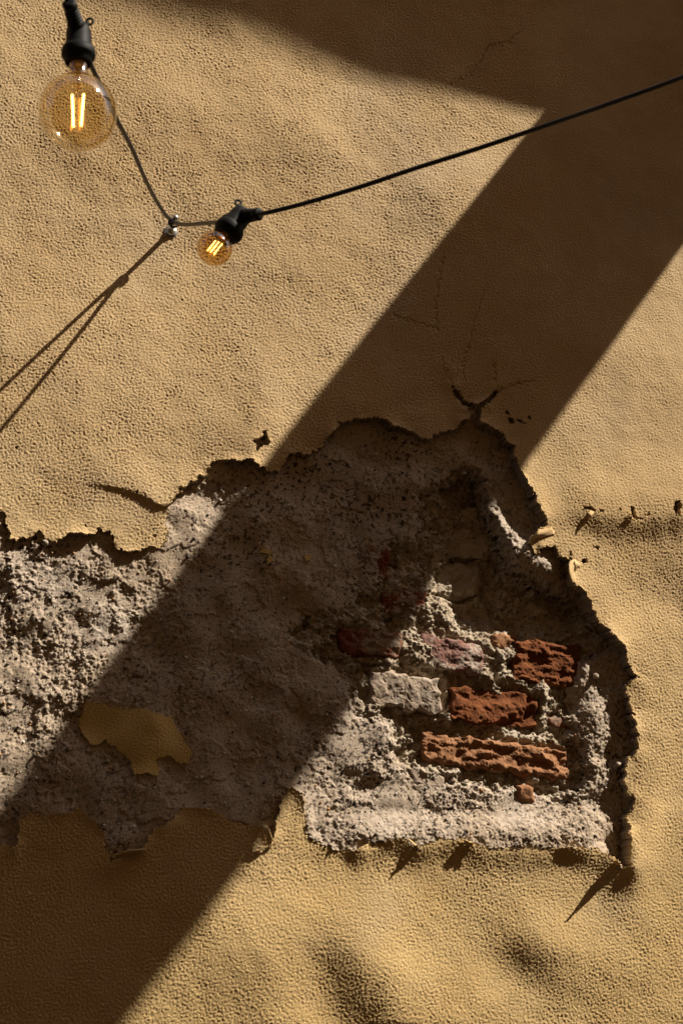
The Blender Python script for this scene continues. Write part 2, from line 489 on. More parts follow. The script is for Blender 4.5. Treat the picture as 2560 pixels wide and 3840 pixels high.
# raised lip along the lower edge of the gap, falling away beneath it
lip = np.exp(-(np.clip(sd_main, 0, None) / 60.0) ** 2) * sstep(1220, 1400, GU) * sstep(2460, 2330, GU) * sstep(3080, 3150, GV)
h_low += 0.0075 * lip
h_low += 0.004 * np.exp(-(np.clip(sd_main, 0, None) / 110.0) ** 2) * sstep(1870, 2020, GU) * sstep(1640, 1850, GV) * sstep(2650, 2350, GV)
h_low += 0.016 * gauss(2400, 3180, 45, 120, 20)
# dents and swellings of the lower wall
h_low += 0.015 * gauss(1440, 3690, 115, 200, -22) - 0.008 * gauss(1230, 3740, 90, 150, -20)
h_low += 0.010 * gauss(2080, 3560, 110, 90, 30) - 0.006 * gauss(1900, 3640, 90, 70)
h_low += 0.010 * gauss(960, 3560, 160, 120, -30)
h_low += 0.008 * gauss(1130, 520, 130, 90, 30) + 0.007 * gauss(560, 420, 170, 130) + 0.008 * gauss(1650, 720, 120, 80, -30)
h_low += 0.010 * gauss(960, 1690, 70, 150, 10) - 0.008 * gauss(2450, 2220, 120, 90)
h_low *= taper
lift = np.clip(0.0025 + 0.003 * band(0.06, 0.2, 7), 0, 0.008)
h_low += lift * np.exp(-np.clip(sd_main, 0, None) / 35.0)
g1 = fbm(0.0029, 0.0095, 0.3, 8)
g2 = band(0.0075, 0.016, 9)
grain_amp = 0.00086 * (1 + 0.12 * np.clip(band(0.08, 0.3, 10), -1.5, 1.5))
smooth_zone = 1 - 0.35 * sstep(1700, 2400, GU) * sstep(2300, 1500, GV)
h_skin = h_low + grain_amp * smooth_zone * (np.tanh(0.8 * g1) + 0.10 * g2)
pitn = band(0.006, 0.014, 12)
h_skin -= 0.0010 * np.clip(pitn - 2.6, 0, 1.0)
cr_n = band(0.008, 0.03, 13) * 4
for cpts in CRACKS:
    us = [p[0] for p in cpts]; vs = [p[1] for p in cpts]
    m = (GU > min(us) - 40) & (GU < max(us) + 40) & (GV > min(vs) - 40) & (GV < max(vs) + 40)
    d = np.full(GU.shape, 99.0, dtype=np.float32)
    d[m] = seg_dist((GU + cr_n)[m], (GV + np.roll(cr_n, 37, 0))[m], cpts, False)
    h_skin -= 0.0032 * np.exp(-(d / 2.4) ** 2)

# ---- undercoat behind it
depth = 0.011 + 0.010 * sstep(900, 1500, GU) + 0.004 * sstep(1750, 2150, GU)
depth = depth * (1 - 0.45 * sstep(2750, 3050, GV) * sstep(1150, 950, GU))
flush = sstep(2960, 3150, GV) * sstep(1080, 1240, GU) * sstep(2330, 2200, GU)
flush = np.maximum(flush, np.exp(-(np.clip(-sd_main, 0, None) / 60.0) ** 2) * sstep(2950, 3090, GV) * sstep(1060, 1180, GU) * sstep(2350, 2230, GU))
depth = depth * (1 - flush) - (0.0005 + 0.0065 * sstep(1250, 1450, GU)) * flush
rough_zone = 0.28 + 0.72 * np.clip(0.8 * sstep(1820, 2000, GU) + sstep(900, 300, GU) * sstep(3000, 2600, GV) + sstep(2600, 2850, GV) * sstep(1100, 1250, GU), 0, 1)
u1 = fbm(0.0032, 0.022, 0.6, 14); u2 = fbm(0.004, 0.07, 1.8, 15); u3 = band(0.0036, 0.007, 16)
flatmask = 0.22 + 0.88 * sstep(-0.5, 0.5, fbm(0.01, 0.25, 1.6, 40))
flatmask = np.maximum(flatmask, 0.85 * np.maximum(flush, sstep(1850, 2050, GU)))
chunk = sstep(-0.06, 0.06, fbm(0.004, 0.14, 1.9, 41) - 0.7)
h_under = -depth + rough_zone * flatmask * (0.00080 * u1 + 0.0015 * u2) + 0.00018 * u3 + 0.0022 * chunk * (1 - flush) + 0.003 * band(0.08, 0.25, 17) * (1 - flush)
h_under += -0.009 * gauss(1620, 3045, 230, 26, 2) + 0.004 * gauss(1450, 2990, 260, 30)
h_under += 0.013 * gauss(1900, 2000, 50, 110, -28) + 0.026 * gauss(2045, 2115, 60, 42, 25) + 0.010 * gauss(1970, 2060, 50, 40)
h_under += 0.014 * gauss(2235, 2700, 34, 90, -8) + 0.010 * gauss(2205, 2510, 22, 60, 15) + 0.012 * gauss(2240, 2870, 60, 18, -5)
h_under += 0.012 * gauss(2200, 2960, 90, 26, -5) + 0.006 * gauss(1450, 2760, 30, 90)
h_under -= 0.0016 * np.clip(band(0.005, 0.012, 18) - 1.6, 0, 1.5)

# ---- the pit where the brickwork shows: lime mortar
base = -(0.027 + 0.015 * sstep(1350, 1750, GU) + 0.029 * sstep(1600, 1800, GU) * sstep(2420, 2280, GV))
FU, FV = GU, GV
GU, GV = project(GX, 0.035, GZ)      # features of the pit lie deeper than the wall face
h_pit = base + 0.0034 * fbm(0.0036, 0.10, 1.6, 19) + 0.007 * (sstep(-0.04, 0.04, fbm(0.004, 0.16, 1.9, 42)) - 0.5) + 0.005 * (sstep(-0.04, 0.04, fbm(0.004, 0.12, 1.9, 43)) - 0.5) + 0.0009 * u1 + 0.0012 * u2 + 0.0002 * u3
for u, v, su, sv, a, rot in ((1690,2315,75,50,.016,10),(1720,2120,110,70,-.014,0),(1720,1985,130,75,.006,8),(1735,2175,85,42,.004,5),(1860,2540,120,26,.024,12),
        (2033,2665,13,62,.012,0),(1540,2770,50,70,-.012,0),(2100,2650,45,80,-.004,0),(1808,1848,15,46,-.060,-12),(1560,2440,40,45,.012,0),
        (1900,2470,40,45,.010,0),(1850,2430,40,40,.008,0),(1672,2625,10,60,.010,0),(2010,2775,60,14,.012,8),(1580,2800,26,28,.016,0),
        (1760,2915,220,22,.012,6),(1400,2250,120,60,.006,0),(1690,2700,40,12,.008,0),(1990,2590,60,14,.010,20)):
    h_pit += a * gauss(u, v, su, sv, rot)
for jp in ([(1640,2222),(1690,2240),(1740,2246),(1785,2232),(1812,2205)], [(1690,2070),(1730,2092),(1775,2092),(1810,2075)], [(1330,2484),(1375,2497),(1425,2496)], [(1430,2318),(1455,2330),(1465,2322)],
           [(1775,1900),(1800,1960),(1840,2010)], [(1150,2320),(1140,2360)], [(1370,2100),(1420,2105),(1480,2125)]):
    us = [p[0] for p in jp]; vs = [p[1] for p in jp]
    m = (GU > min(us) - 50) & (GU < max(us) + 50) & (GV > min(vs) - 50) & (GV < max(vs) + 50)
    d = np.full(GU.shape, 99.0, dtype=np.float32)
    d[m] = seg_dist((GU + cr_n)[m], GV[m], jp, False)
    h_pit -= 0.016 * np.exp(-(d / 6.0) ** 2)
GU, GV = FU, FV
w_pit = sstep(28, -28, sd_pit)
h_back = h_under * (1 - w_pit) + h_pit * w_pit
h_back = np.where(sd_hole > -2, np.minimum(h_back, h_skin - 0.004), h_back)

def layer(name, sd, height, mat, parent, skirt, extra=None, label=None):
    """one sheet of relief kept where sd > 0, its rim snapped to the outline and given thickness"""
    pos = sd > 0
    cell = pos[:-1, :-1] | pos[1:, :-1] | pos[:-1, 1:] | pos[1:, 1:]
    if extra is not None:
        cell &= extra[:-1, :-1] & extra[1:, :-1] & extra[:-1, 1:] & extra[1:, 1:]
    X, Z = GX.copy(), GZ.copy()
    gzv, gxv = np.gradient(sd, STEP)
    g2_ = gxv ** 2 + gzv ** 2 + 1e-6
    neg = ~pos & (sd > -30)
    lim = STEP * 1.3
    X[neg] += np.clip(-sd[neg] * gxv[neg] / g2_[neg], -lim, lim)
    Z[neg] += np.clip(-sd[neg] * gzv[neg] / g2_[neg], -lim, lim)
    iz, ix = np.nonzero(cell)
    a = iz * NX + ix
    quads = np.stack([a, a + 1, a + NX + 1, a + NX], 1)
    used = np.zeros(NX * NZ, dtype=bool)
    used[quads.ravel()] = True
    remap = np.cumsum(used) - 1
    verts = np.stack([X.ravel()[used], -height.ravel()[used], Z.ravel()[used]], 1)
    quads = remap[quads]
    if skirt:
        e = np.concatenate([quads[:, [0, 1]], quads[:, [1, 2]], quads[:, [2, 3]], quads[:, [3, 0]]])
        key = np.sort(e, 1)
        k1 = key[:, 0].astype(np.int64) * len(verts) + key[:, 1]
        _, idx, cnt = np.unique(k1, return_index=True, return_counts=True)
        be = e[idx[cnt == 1]]
        bv, inv = np.unique(be.ravel(), return_inverse=True)
        inv = inv.reshape(be.shape)
        top = verts[bv].copy(); mid = top.copy(); bot = top.copy()
        mid[:, 1] += min(skirt, 0.008); bot[:, 1] += skirt
        nb = len(bv); n0 = len(verts)
        verts = np.concatenate([verts, top, mid, mid, bot])
        i0, i1 = inv[:, 0] + n0, inv[:, 1] + n0
        nq = len(quads)
        quads = np.concatenate([quads, np.stack([i1, i0, i0 + nb, i1 + nb], 1), np.stack([i1 + 2 * nb, i0 + 2 * nb, i0 + 3 * nb, i1 + 3 * nb], 1)])
    me = mesh_np(name, verts, quads)
    o = put(name, me, [mat, M_UNDER] if skirt else mat, parent)
    if skirt:
        mi = np.zeros(len(me.polygons), dtype=np.int32)
        mi[nq + len(i0):] = 1
        me.polygons.foreach_set('material_index', mi)
    if label: o['label'] = label
    return o

wall = tag(empty('house_wall', (0, 0, 0)), 'ochre plastered house wall with a large broken patch baring grey undercoat and old bricks', 'wall')
layer('plaster_coat', sd_hole, h_skin, M_PLASTER, wall, 0.07, INFRAME)
near_hole = (np.minimum(sd_main, sd_small) < 60) & (GU > -100)
layer('undercoat', np.ones_like(sd_hole), h_back, M_UNDER, wall, 0.0, near_hole & (sd_pit > -5))
layer('mortar', np.ones_like(sd_hole), h_back, M_MORTAR, wall, 0.0, near_hole & (sd_pit < 0))
for i, r in enumerate(REMNANTS):
    sdr = -(sdist(r, 60) + n_rag * 0.8)
    hr = -depth + 0.0055 + 0.003 * band(0.08, 0.25, 17) * (1 - flush) + 0.00025 * g1
    layer('plaster_remnant', sdr, hr, M_REMNANT, wall, 0.012, label='leftover island of ochre plaster on the grey undercoat' if i == 0 else None)

def lookup(F, x, z):
    ix = np.clip(((x - X0) / STEP).astype(int), 0, NX - 1)
    iz = np.clip(((z - Z0) / STEP).astype(int), 0, NZ - 1)
    return F[iz, ix]

# ------------------------------------------------------------------ bricks
N_STRATA = fbm(0.004, 0.045, 2.0, 20, sx=1.5, sz=0.75)
N_CHIP = fbm(0.0036, 0.030, 1.2, 21)
N_FINE = band(0.004, 0.008, 22)
N_STEP = sstep(-0.05, 0.05, fbm(0.008, 0.09, 2.2, 44) + 0.25)
N_WARP = band(0.02, 0.06, 23)
N_FACET = fbm(0.006, 0.05, 2.2, 45)
def terrace(n):
    f = np.floor(n * 1.6)
    return (f + sstep(0.3, 0.7, n * 1.6 - f)) / 1.6
def brick(name, quad, face, mat, rough, strata=0.0, tilt=(0, 0), dig=(), bevel=0.006, res=0.0017, label=None):
    P = [at(u, v, face) for u, v in quad]             # TL TR BR BL
    W = (P[1] - P[0]).length; H = (P[3] - P[0]).length
    nx, ny = max(8, int(W / res)), max(6, int(H / res))
    s, t = np.meshgrid(np.linspace(0, 1, nx), np.linspace(0, 1, ny))
    def bil(k): return (P[0][k] * (1 - s) + P[1][k] * s) * (1 - t) + (P[3][k] * (1 - s) + P[2][k] * s) * t
    x, z = bil(0), bil(2)
    wv = lookup(N_WARP, x, z); wv2 = lookup(np.roll(N_WARP, 101, 1), x, z)
    ed = np.minimum(np.minimum(s, 1 - s) * W, np.minimum(t, 1 - t) * H)
    x = x + 0.0018 * wv; z = z + 0.0018 * wv2
    h = face + rough * (0.00035 * lookup(N_CHIP, x, z) + 0.00045 * lookup(N_FINE, x, z) + 0.0009 * wv + 0.0012 * (lookup(N_STEP, x, z) - 0.5) * 0.4 + 0.0006 * terrace(lookup(N_FACET, x, z))) + strata * terrace(1.1 * lookup(N_STRATA, x, z))
    h = h + tilt[0] * (s - 0.5) + tilt[1] * (t - 0.5)
    for cs_, ct, rs, rt, a in dig:
        h = h + a * np.exp(-0.5 * (((s - cs_) / rs) ** 2 + ((t - ct) / rt) ** 2))
    rb_ = np.random.RandomState(int(quad[0][0] + quad[2][1]))
    for _ in range(4):                                # corners and edges knocked off in flat facets
        e = rb_.randint(0, 4); p = rb_.choice([0.0, 1.0, rb_.rand()], p=[0.3, 0.3, 0.4])
        cx, cz = [(p * W, 0), (p * W, H), (0, p * H), (W, p * H)][e]
        nx_, nz_ = (W / 2 - cx) + rb_.uniform(-.3, .3) * W, (H / 2 - cz) + rb_.uniform(-.3, .3) * H
        ln = math.hypot(nx_, nz_); sz_ = rb_.uniform(0.004, 0.012)
        dd = ((s * W - cx) * nx_ + (t * H - cz) * nz_) / ln + np.hypot(s * W - cx, t * H - cz) * 0.45 + 0.002 * wv
        h = h - np.clip(sz_ - dd, 0, 0.014) * rb_.uniform(0.5, 0.9)
    bv = bevel * 0.7 * (1 + 0.5 * wv)
    q = np.clip(1 - ed / np.maximum(bv, 0.002), 0, 1)
    h = h - np.maximum(bv, 0.002) * 0.8 * q ** 2
    n = nx * ny
    verts = np.stack([x.ravel(), -h.ravel(), z.ravel()], 1)
    idx = np.arange(n).reshape(ny, nx)
    quads = np.stack([idx[:-1, :-1].ravel(), idx[1:, :-1].ravel(), idx[1:, 1:].ravel(), idx[:-1, 1:].ravel()], 1)
    rim = np.concatenate([idx[0, :-1], idx[:-1, -1], idx[-1, :0:-1], idx[:0:-1, 0]])
    back = verts[rim].copy(); back[:, 1] = -face + 0.07
    nr = len(rim)
    j = np.arange(nr); j2 = (j + 1) % nr
    quads = np.concatenate([quads, np.stack([rim[j], rim[j2], n + j2, n + j], 1)])
    o = put(name, mesh_np(name, np.concatenate([verts, back]), quads), mat, wall)
    if label: o['label'] = label
    return o

brick('brick', [(1580,2376),(1812,2416),(1806,2537),(1572,2488)], -0.022, M_PURPLE, 0.9, 0.0006, (0.006, 0), [(0.45,0.45,0.12,0.2,-0.003)], label='purplish brick half covered in mortar')
brick('brick', [(1388,2514),(1643,2550),(1660,2676),(1384,2641)], -0.018, M_PALE, 0.8, 0.0, (0.004, -0.002), [(0.45,0.5,0.25,0.22,0.001)], label='pale limewashed brick')
brick('brick', [(1694,2572),(2011,2603),(2011,2734),(1694,2697)], -0.021, M_RED, 0.8, 0.0008, (0, 0.004), [(0.50,0.15,0.26,0.16,-0.006)], bevel=0.004, label='deep red brick with a chipped face')
brick('brick', [(1932,2393),(2192,2418),(2168,2582),(1922,2552)], -0.022, M_RED, 1.0, 0.0014, (-0.006, 0), [(0.30,0.55,0.2,0.16,-0.006)], bevel=0.012, label='dark red rounded brick in the shade of the plaster edge')
brick('brick', [(1588,2742),(2122,2810),(2152,2930),(1594,2853)], -0.020, M_ORANGE, 1.1, 0.0024, (-0.006, -0.002), [(0.04,0.2,0.05,0.2,-0.008),(0.96,0.4,0.05,0.4,-0.008)], bevel=0.008, label='long orange brick with a splintered face')
brick('brick', [(1272,2352),(1510,2376),(1500,2460),(1278,2458)], -0.018, M_DARKRED, 0.8, 0.0008, label='dark brick under smeared mortar')
brick('brick', [(1436,2196),(1600,2224),(1592,2296),(1430,2306)], -0.024, M_DARKRED, 0.9, 0.0012)
brick('brick', [(1350,2036),(1462,2044),(1458,2168),(1346,2170)], -0.0200, M_DARKRED, 0.8, 0.0010)
brick('brick_fragment', [(1848,2376),(1945,2380),(1906,2432),(1844,2428)], -0.026, M_ORANGE, 0.9, 0.0006, bevel=0.008)
brick('brick_fragment', [(1862,2462),(1894,2464),(1892,2504),(1864,2502)], -0.030, M_RED, 0.6, 0.0)
brick('brick_fragment', [(1540,2884),(1668,2908),(1664,2952),(1556,2944)], -0.024, M_PALE, 0.5, 0.0, bevel=0.004)
brick('brick_fragment', [(1942,2942),(2002,2950),(2002,3006),(1950,3000)], -0.014, M_ORANGE, 0.9, 0.0, bevel=0.009)
brick('brick_fragment', [(2052,2684),(2128,2694),(2126,2732),(2056,2724)], -0.036, M_DARKRED, 0.7, 0.0)
brick('stone', [(1604,1886),(1846,1905),(1838,2092),(1640,2078)], -0.060, M_STONE, 1.2, 0.0, (0, 0.006), bevel=0.016, label='broad pale stone above the bricks')
brick('stone', [(1640,2112),(1806,2118),(1796,2236),(1652,2232)], -0.063, M_STONE, 1.2, 0.0, (0, 0.006), bevel=0.016)
brick('stone', [(1862,2722),(1944,2732),(1938,2764),(1866,2756)], -0.030, M_STONE, 0.3, 0.0, bevel=0.010)

# ------------------------------------------------------------------ loose flakes of plaster curling off the rim
def flake(pts, mat=None, thick=0.0018):
    """pts: rows of (u, v, d); a curled sheet of those rows with real thickness"""
    mat = mat or M_PLASTER
    rows = []
    for row in pts:
        rows.append(smooth_path([at(*p) for p in row], 4))
    n = len(rows[0])
    cols = [smooth_path([rows[i][k] for i in range(len(rows))], 4) for k in range(n)]
    m = len(cols[0])
    bm = bmesh.new()
    G = [[bm.verts.new(cols[k][i] + Vector((random.uniform(-1, 1), random.uniform(-1, 1), random.uniform(-1, 1))) * (0.0016 if k in (0, n - 1) or i in (0, m - 1) else 0.0005)) for i in range(m)] for k in range(n)]
    for k in range(n - 1):
        for i in range(m - 1):
            bm.faces.new((G[k][i], G[k + 1][i], G[k + 1][i + 1], G[k][i + 1]))
    bmesh.ops.recalc_face_normals(bm, faces=bm.faces[:])
    bmesh.ops.solidify(bm, geom=bm.faces[:], thickness=thick)
    return put('plaster_flake', bm_mesh('plaster_flake', bm), mat, wall)

flake([[(2066,1974,.010),(2040,1984,.010),(2016,1988,.014)], [(2072,1988,.008),(2036,1996,.016),(2004,2004,.020)], [(2080,2004,.006),(2036,2012,.010),(1990,2020,.012)]])
flake([[(2150,2098,.010),(2134,2105,.018)], [(2148,2140,.014),(2131,2145,.024)], [(2158,2190,.006),(2144,2188,.014)]])
flake([[(2148,2090,.004),(2176,2110,.0)], [(2152,2112,.018),(2176,2120,.008)], [(2156,2140,.008),(2170,2138,.0)]])
flake([[(1732,3162,.009),(1752,3168,.009),(1776,3178,.009)], [(1738,3156,.012),(1753,3160,.014),(1768,3168,.012)], [(1745,3151,.015),(1755,3154,.019),(1762,3158,.015)]])
flake([[(1554,3184,.008),(1564,3186,.008),(1572,3184,.008)], [(1559,3177,.014),(1564,3179,.016),(1568,3178,.014)], [(1562,3172,.018),(1565,3173,.022),(1567,3173,.018)]])
flake([[(2296,3240,.006),(2312,3252,.008),(2332,3256,.006)], [(2298,3230,.020),(2312,3240,.024),(2326,3246,.018)], [(2306,3224,.036),(2312,3229,.050),(2319,3234,.036)]])
flake([[(415,3222,.004),(470,3208,.004),(545,3192,.002)], [(412,3214,.010),(470,3198,.016),(542,3184,.010)], [(418,3208,.013),(470,3190,.022),(536,3180,.014)]])
flake([[(1010,3190,.004),(1024,3162,.004)], [(998,3150,.010),(1020,3144,.018)], [(990,3112,.012),(1006,3112,.024)], [(978,3100,.004),(998,3098,.010)]])
flake([[(2212,1912,.014),(2224,1922,.014)], [(2204,1924,.017),(2216,1934,.019)], [(2199,1938,.012),(2207,1944,.012)]])
flake([[(2352,1946,.012),(2370,1950,.012)], [(2354,1936,.015),(2369,1937,.016)], [(2359,1929,.015),(2366,1929,.016)]])

# crumbs of sand and grit standing in the undercoat
def grit(name, count, mat, seed, rmin, rmax, region):
    r = np.random.RandomState(seed)
    bm = bmesh.new()
    made = 0
    while made < count:
        iz, ix = r.randint(0, NZ), r.randint(0, NX)
        if sd_hole[iz, ix] > -10 or not INFRAME[iz, ix] or not region(GU[iz, ix], GV[iz, ix], sd_pit[iz, ix]): continue
        rad = r.uniform(rmin, rmax) if r.rand() > 0.12 else rmax * 1.3
        M = Matrix.Translation((gx[ix], -h_back[iz, ix] - rad * 0.3, gz[iz])) @ Matrix.Rotation(r.uniform(0, 6), 4, 'Z') @ Matrix.Diagonal((r.uniform(.7, 1.2), r.uniform(.7, 1.1), r.uniform(.6, 1.1), 1))
        bmesh.ops.create_icosphere(bm, subdivisions=1, radius=rad, matrix=M)
        made += 1
    o = put(name, bm_mesh(name, bm), mat, wall)
    o['kind'] = 'stuff'
lit = lambda u, v, p: p > 20
grit('grit', 260, mat_plain('amber_grit', (0.36, 0.19, 0.07), 0.6), 31, 0.0012, 0.0024, lit)
grit('grit', 300, mat_plain('dark_grit', (0.05, 0.04, 0.038), 0.6), 32, 0.0012, 0.0026, lit)
grit('grit', 340, mat_plain('pale_grit', (0.55, 0.50, 0.44), 0.7), 33, 0.0012, 0.0026, lambda u, v, p: True)
bm = bmesh.new()
for (u, v, d, r) in ((1562,3182,.009,.0042),(1552,3178,.007,.003),(2320,3250,.012,.006),(2232,2535,-.012,.006),(2316,2868,-.012,.006),(2306,2876,-.014,.005),(170,2035,-.002,.006)):
    bmesh.ops.create_icosphere(bm, subdivisions=2, radius=r, matrix=Matrix.Translation(at(u, v, d)))
for vv in bm.verts: vv.co += Vector([random.uniform(-1, 1) for _ in range(3)]) * 0.0009
o = put('mortar_crumb', bm_mesh('mortar_crumb', bm), M_UNDER, wall); o['kind'] = 'stuff'

# the rest of the wall around the finely built area
gxo = np.arange(-4.0, 4.001, 0.02); gzo = np.arange(0.0, 7.0001, 0.02)
OX, OZ = np.meshgrid(gxo, gzo)
OU, OV = project(OX, 0.0, OZ)
wdep = (OX - CAM.x) * FWD.x - CAM.y * FWD.y + (OZ - CAM.z) * FWD.z
inside_f = (OU > -60) & (OU < 2620) & (OV > -60) & (OV < 3900) & (wdep > 0.3)
cell = ~(inside_f[:-1, :-1] | inside_f[1:, :-1] | inside_f[:-1, 1:] | inside_f[1:, 1:])
iz, ix = np.nonzero(cell)
a = iz * len(gxo) + ix
put('plaster_surround', mesh_np('plaster_surround', np.stack([OX.ravel(), np.full(OX.size, 0.004), OZ.ravel()], 1),
    np.stack([a, a + 1, a + len(gxo) + 1, a + len(gxo)], 1)), M_PLASTER, wall)
bm = bmesh.new()
add_box(bm, (-4.0, 0.12, 0.0), (4.0, 0.5, 7.0))
put('wall_core', bm_mesh('wall_core', bm), M_MORTAR, wall, smooth=False)

# ------------------------------------------------------------------ surroundings that light and shade the wall (outside the picture)
def mat_ground():
    t = NT('worn_paving')
    c = t.ramp(t.noise(3.0, 5, 0.6), [(0.3, (0.030, 0.018, 0.010)), (0.7, (0.046, 0.029, 0.016))])
    return t.surf(c, 0.9, 0.2, t.bump(t.noise(40.0, 4), 0.5, 0.01))
bm = bmesh.new()
g = bmesh.ops.create_grid(bm, x_segments=1, y_segments=1, size=120)
tag(put('ground', bm_mesh('ground', bm), mat_ground(), None, False), kind='structure')

opp = tag(empty('facing_house', (0, -4.2, 0)), 'ochre house across the lane behind the viewer', 'house')
bm = bmesh.new(); add_box(bm, (-14, -9.0, 0.0), (14, -4.2, 10.2))
put('wall', bm_mesh('wall', bm), M_PLASTER, opp, False)
bm = bmesh.new(); add_box(bm, (-14.3, -9.3, 10.2), (14.3, -4.1, 10.4))
put('roof', bm_mesh('roof', bm), M_TIMBER, opp, False)

def toward_sun(u, v, d):
    return at(u, v) + Vector((KX, -1.0, KZ)) * d
# unseen slab added up to the right, shaped to cast the slanting shadow band
bm = bmesh.new()
LQ = [(2700,-394), (990,1739), (300,2640), (-330,3470), (-1000,4300)]
RQ = [(3330,-148), (1960,1755), (865,3323), (290,4085), (-300,4900)]
dL = [0.06, 0.60, 0.85, 1.06, 1.28]
dR = [0.06, 0.62, 1.10, 1.33, 1.60]
Lp = [toward_sun(*p, d) for p, d in zip(LQ, dL)]
Rp = [toward_sun(*p, d) for p, d in zip(RQ, dR)]
th = Vector((0.10, 0.0, 0.16))
rows = []
for a_, b_ in zip(Lp, Rp):
    rows.append([bm.verts.new(a_), bm.verts.new(b_), bm.verts.new(b_ + th * 0.4), bm.verts.new(a_ + th * 0.4)])
for A, B in zip(rows, rows[1:]):
    for k in range(4):
        bm.faces.new((A[k], A[(k + 1) % 4], B[(k + 1) % 4], B[k]))
bm.faces.new(rows[0]); bm.faces.new(rows[-1][::-1])
tag(put('shadow_slab', bm_mesh('shadow_slab', bm), M_TIMBER, None, False), 'unseen added balcony floor jutting from the wall above the picture', 'blocker')
bm = bmesh.new()
TQ = [(400,-120,1.9), (735,20,1.6), (1143,120,1.2), (1470,240,0.85), (1800,322,0.58), (2150,390,0.40), (2500,420,0.34)]  # unseen sheet added out of view, its edge bent to shape the upper shadow
lo_ = [toward_sun(*p) for p in TQ]
hi_ = [p + Vector((0.55, -0.02, 0.75)) for p in lo_]
rows = [[bm.verts.new(a_), bm.verts.new(b_), bm.verts.new(b_ + Vector((0, -0.03, 0.03))), bm.verts.new(a_ + Vector((0, -0.03, 0.03)))] for a_, b_ in zip(lo_, hi_)]
for A, B in zip(rows, rows[1:]):
    for k in range(4):
        bm.faces.new((A[k], A[(k + 1) % 4], B[(k + 1) % 4], B[k]))
bm.faces.new(rows[0]); bm.faces.new(rows[-1][::-1])
tag(put('occluder', bm_mesh('occluder', bm), M_TIMBER, None, False), 'unseen added awning stretched from the wall above the picture', 'occluder')

# ------------------------------------------------------------------ string lights
D_BIG, D_SMALL = 0.82, 0.46
A_BIG = (RGT * 0.04 - UPV * 0.95 - FWD * 0.27).normalized()
A_SML = (-RGT * 0.50 - UPV * 0.74 - FWD * 0.42).normalized()

HOOK_BASE = at(642, 866, 0.0)
h_at_hook = float(lookup(h_low, np.array([HOOK_BASE.x]), np.array([HOOK_BASE.z]))[0])
HOOK_BASE.y = -h_at_hook
HOOK_TIP = at(659, 816, h_at_hook + 0.058)
HOOK_MID = at(652, 836, h_at_hook + 0.048)

big_top = at(296, 126, D_BIG)       # where the cable runs through the socket
sml_top = at(900, 813, D_SMALL)

def cable(pts, name, label):
    bm = bmesh.new()
    add_tube(bm, smooth_path(pts, 8), 0.0036, 12)
    return tag(put(name, bm_mesh(name, bm), M_CABLE), label, 'cable')
def way(lst): return [at(*p) for p in lst]
left_pts = way([(196,-330,1.08),(228,-150,.96),(250,-20,.87),(266,50,.825)]) + [big_top] + way([(312,170,.78),(350,262,.725),(392,345,.66),(439,449,.59),(491,547,.48),(540,660,.345),(582,744,.215),(622,806,.10)]) + [HOOK_MID + Vector((-0.003, -0.004, 0.004)), HOOK_MID + Vector((0.004, -0.004, 0))]
right_pts = [HOOK_MID + Vector((-0.002, -0.006, -0.002))] + way([(672,840,.10),(705,842,.18),(760,838,.285),(830,832,.40)]) + [sml_top] + way([(985,801,.51),(1143,762,.55),(1355,699,.60),(1551,633,.65),(1796,555,.70),(2041,472,.76),(2286,388,.84),(2560,289,.92),(2900,160,1.04)])
cable(left_pts, 'lighting_cable', 'dark cable running from the wall hook up behind the large bulb')
cable(right_pts, 'lighting_cable', 'black cable rising from the wall hook past the small bulb to the upper right')

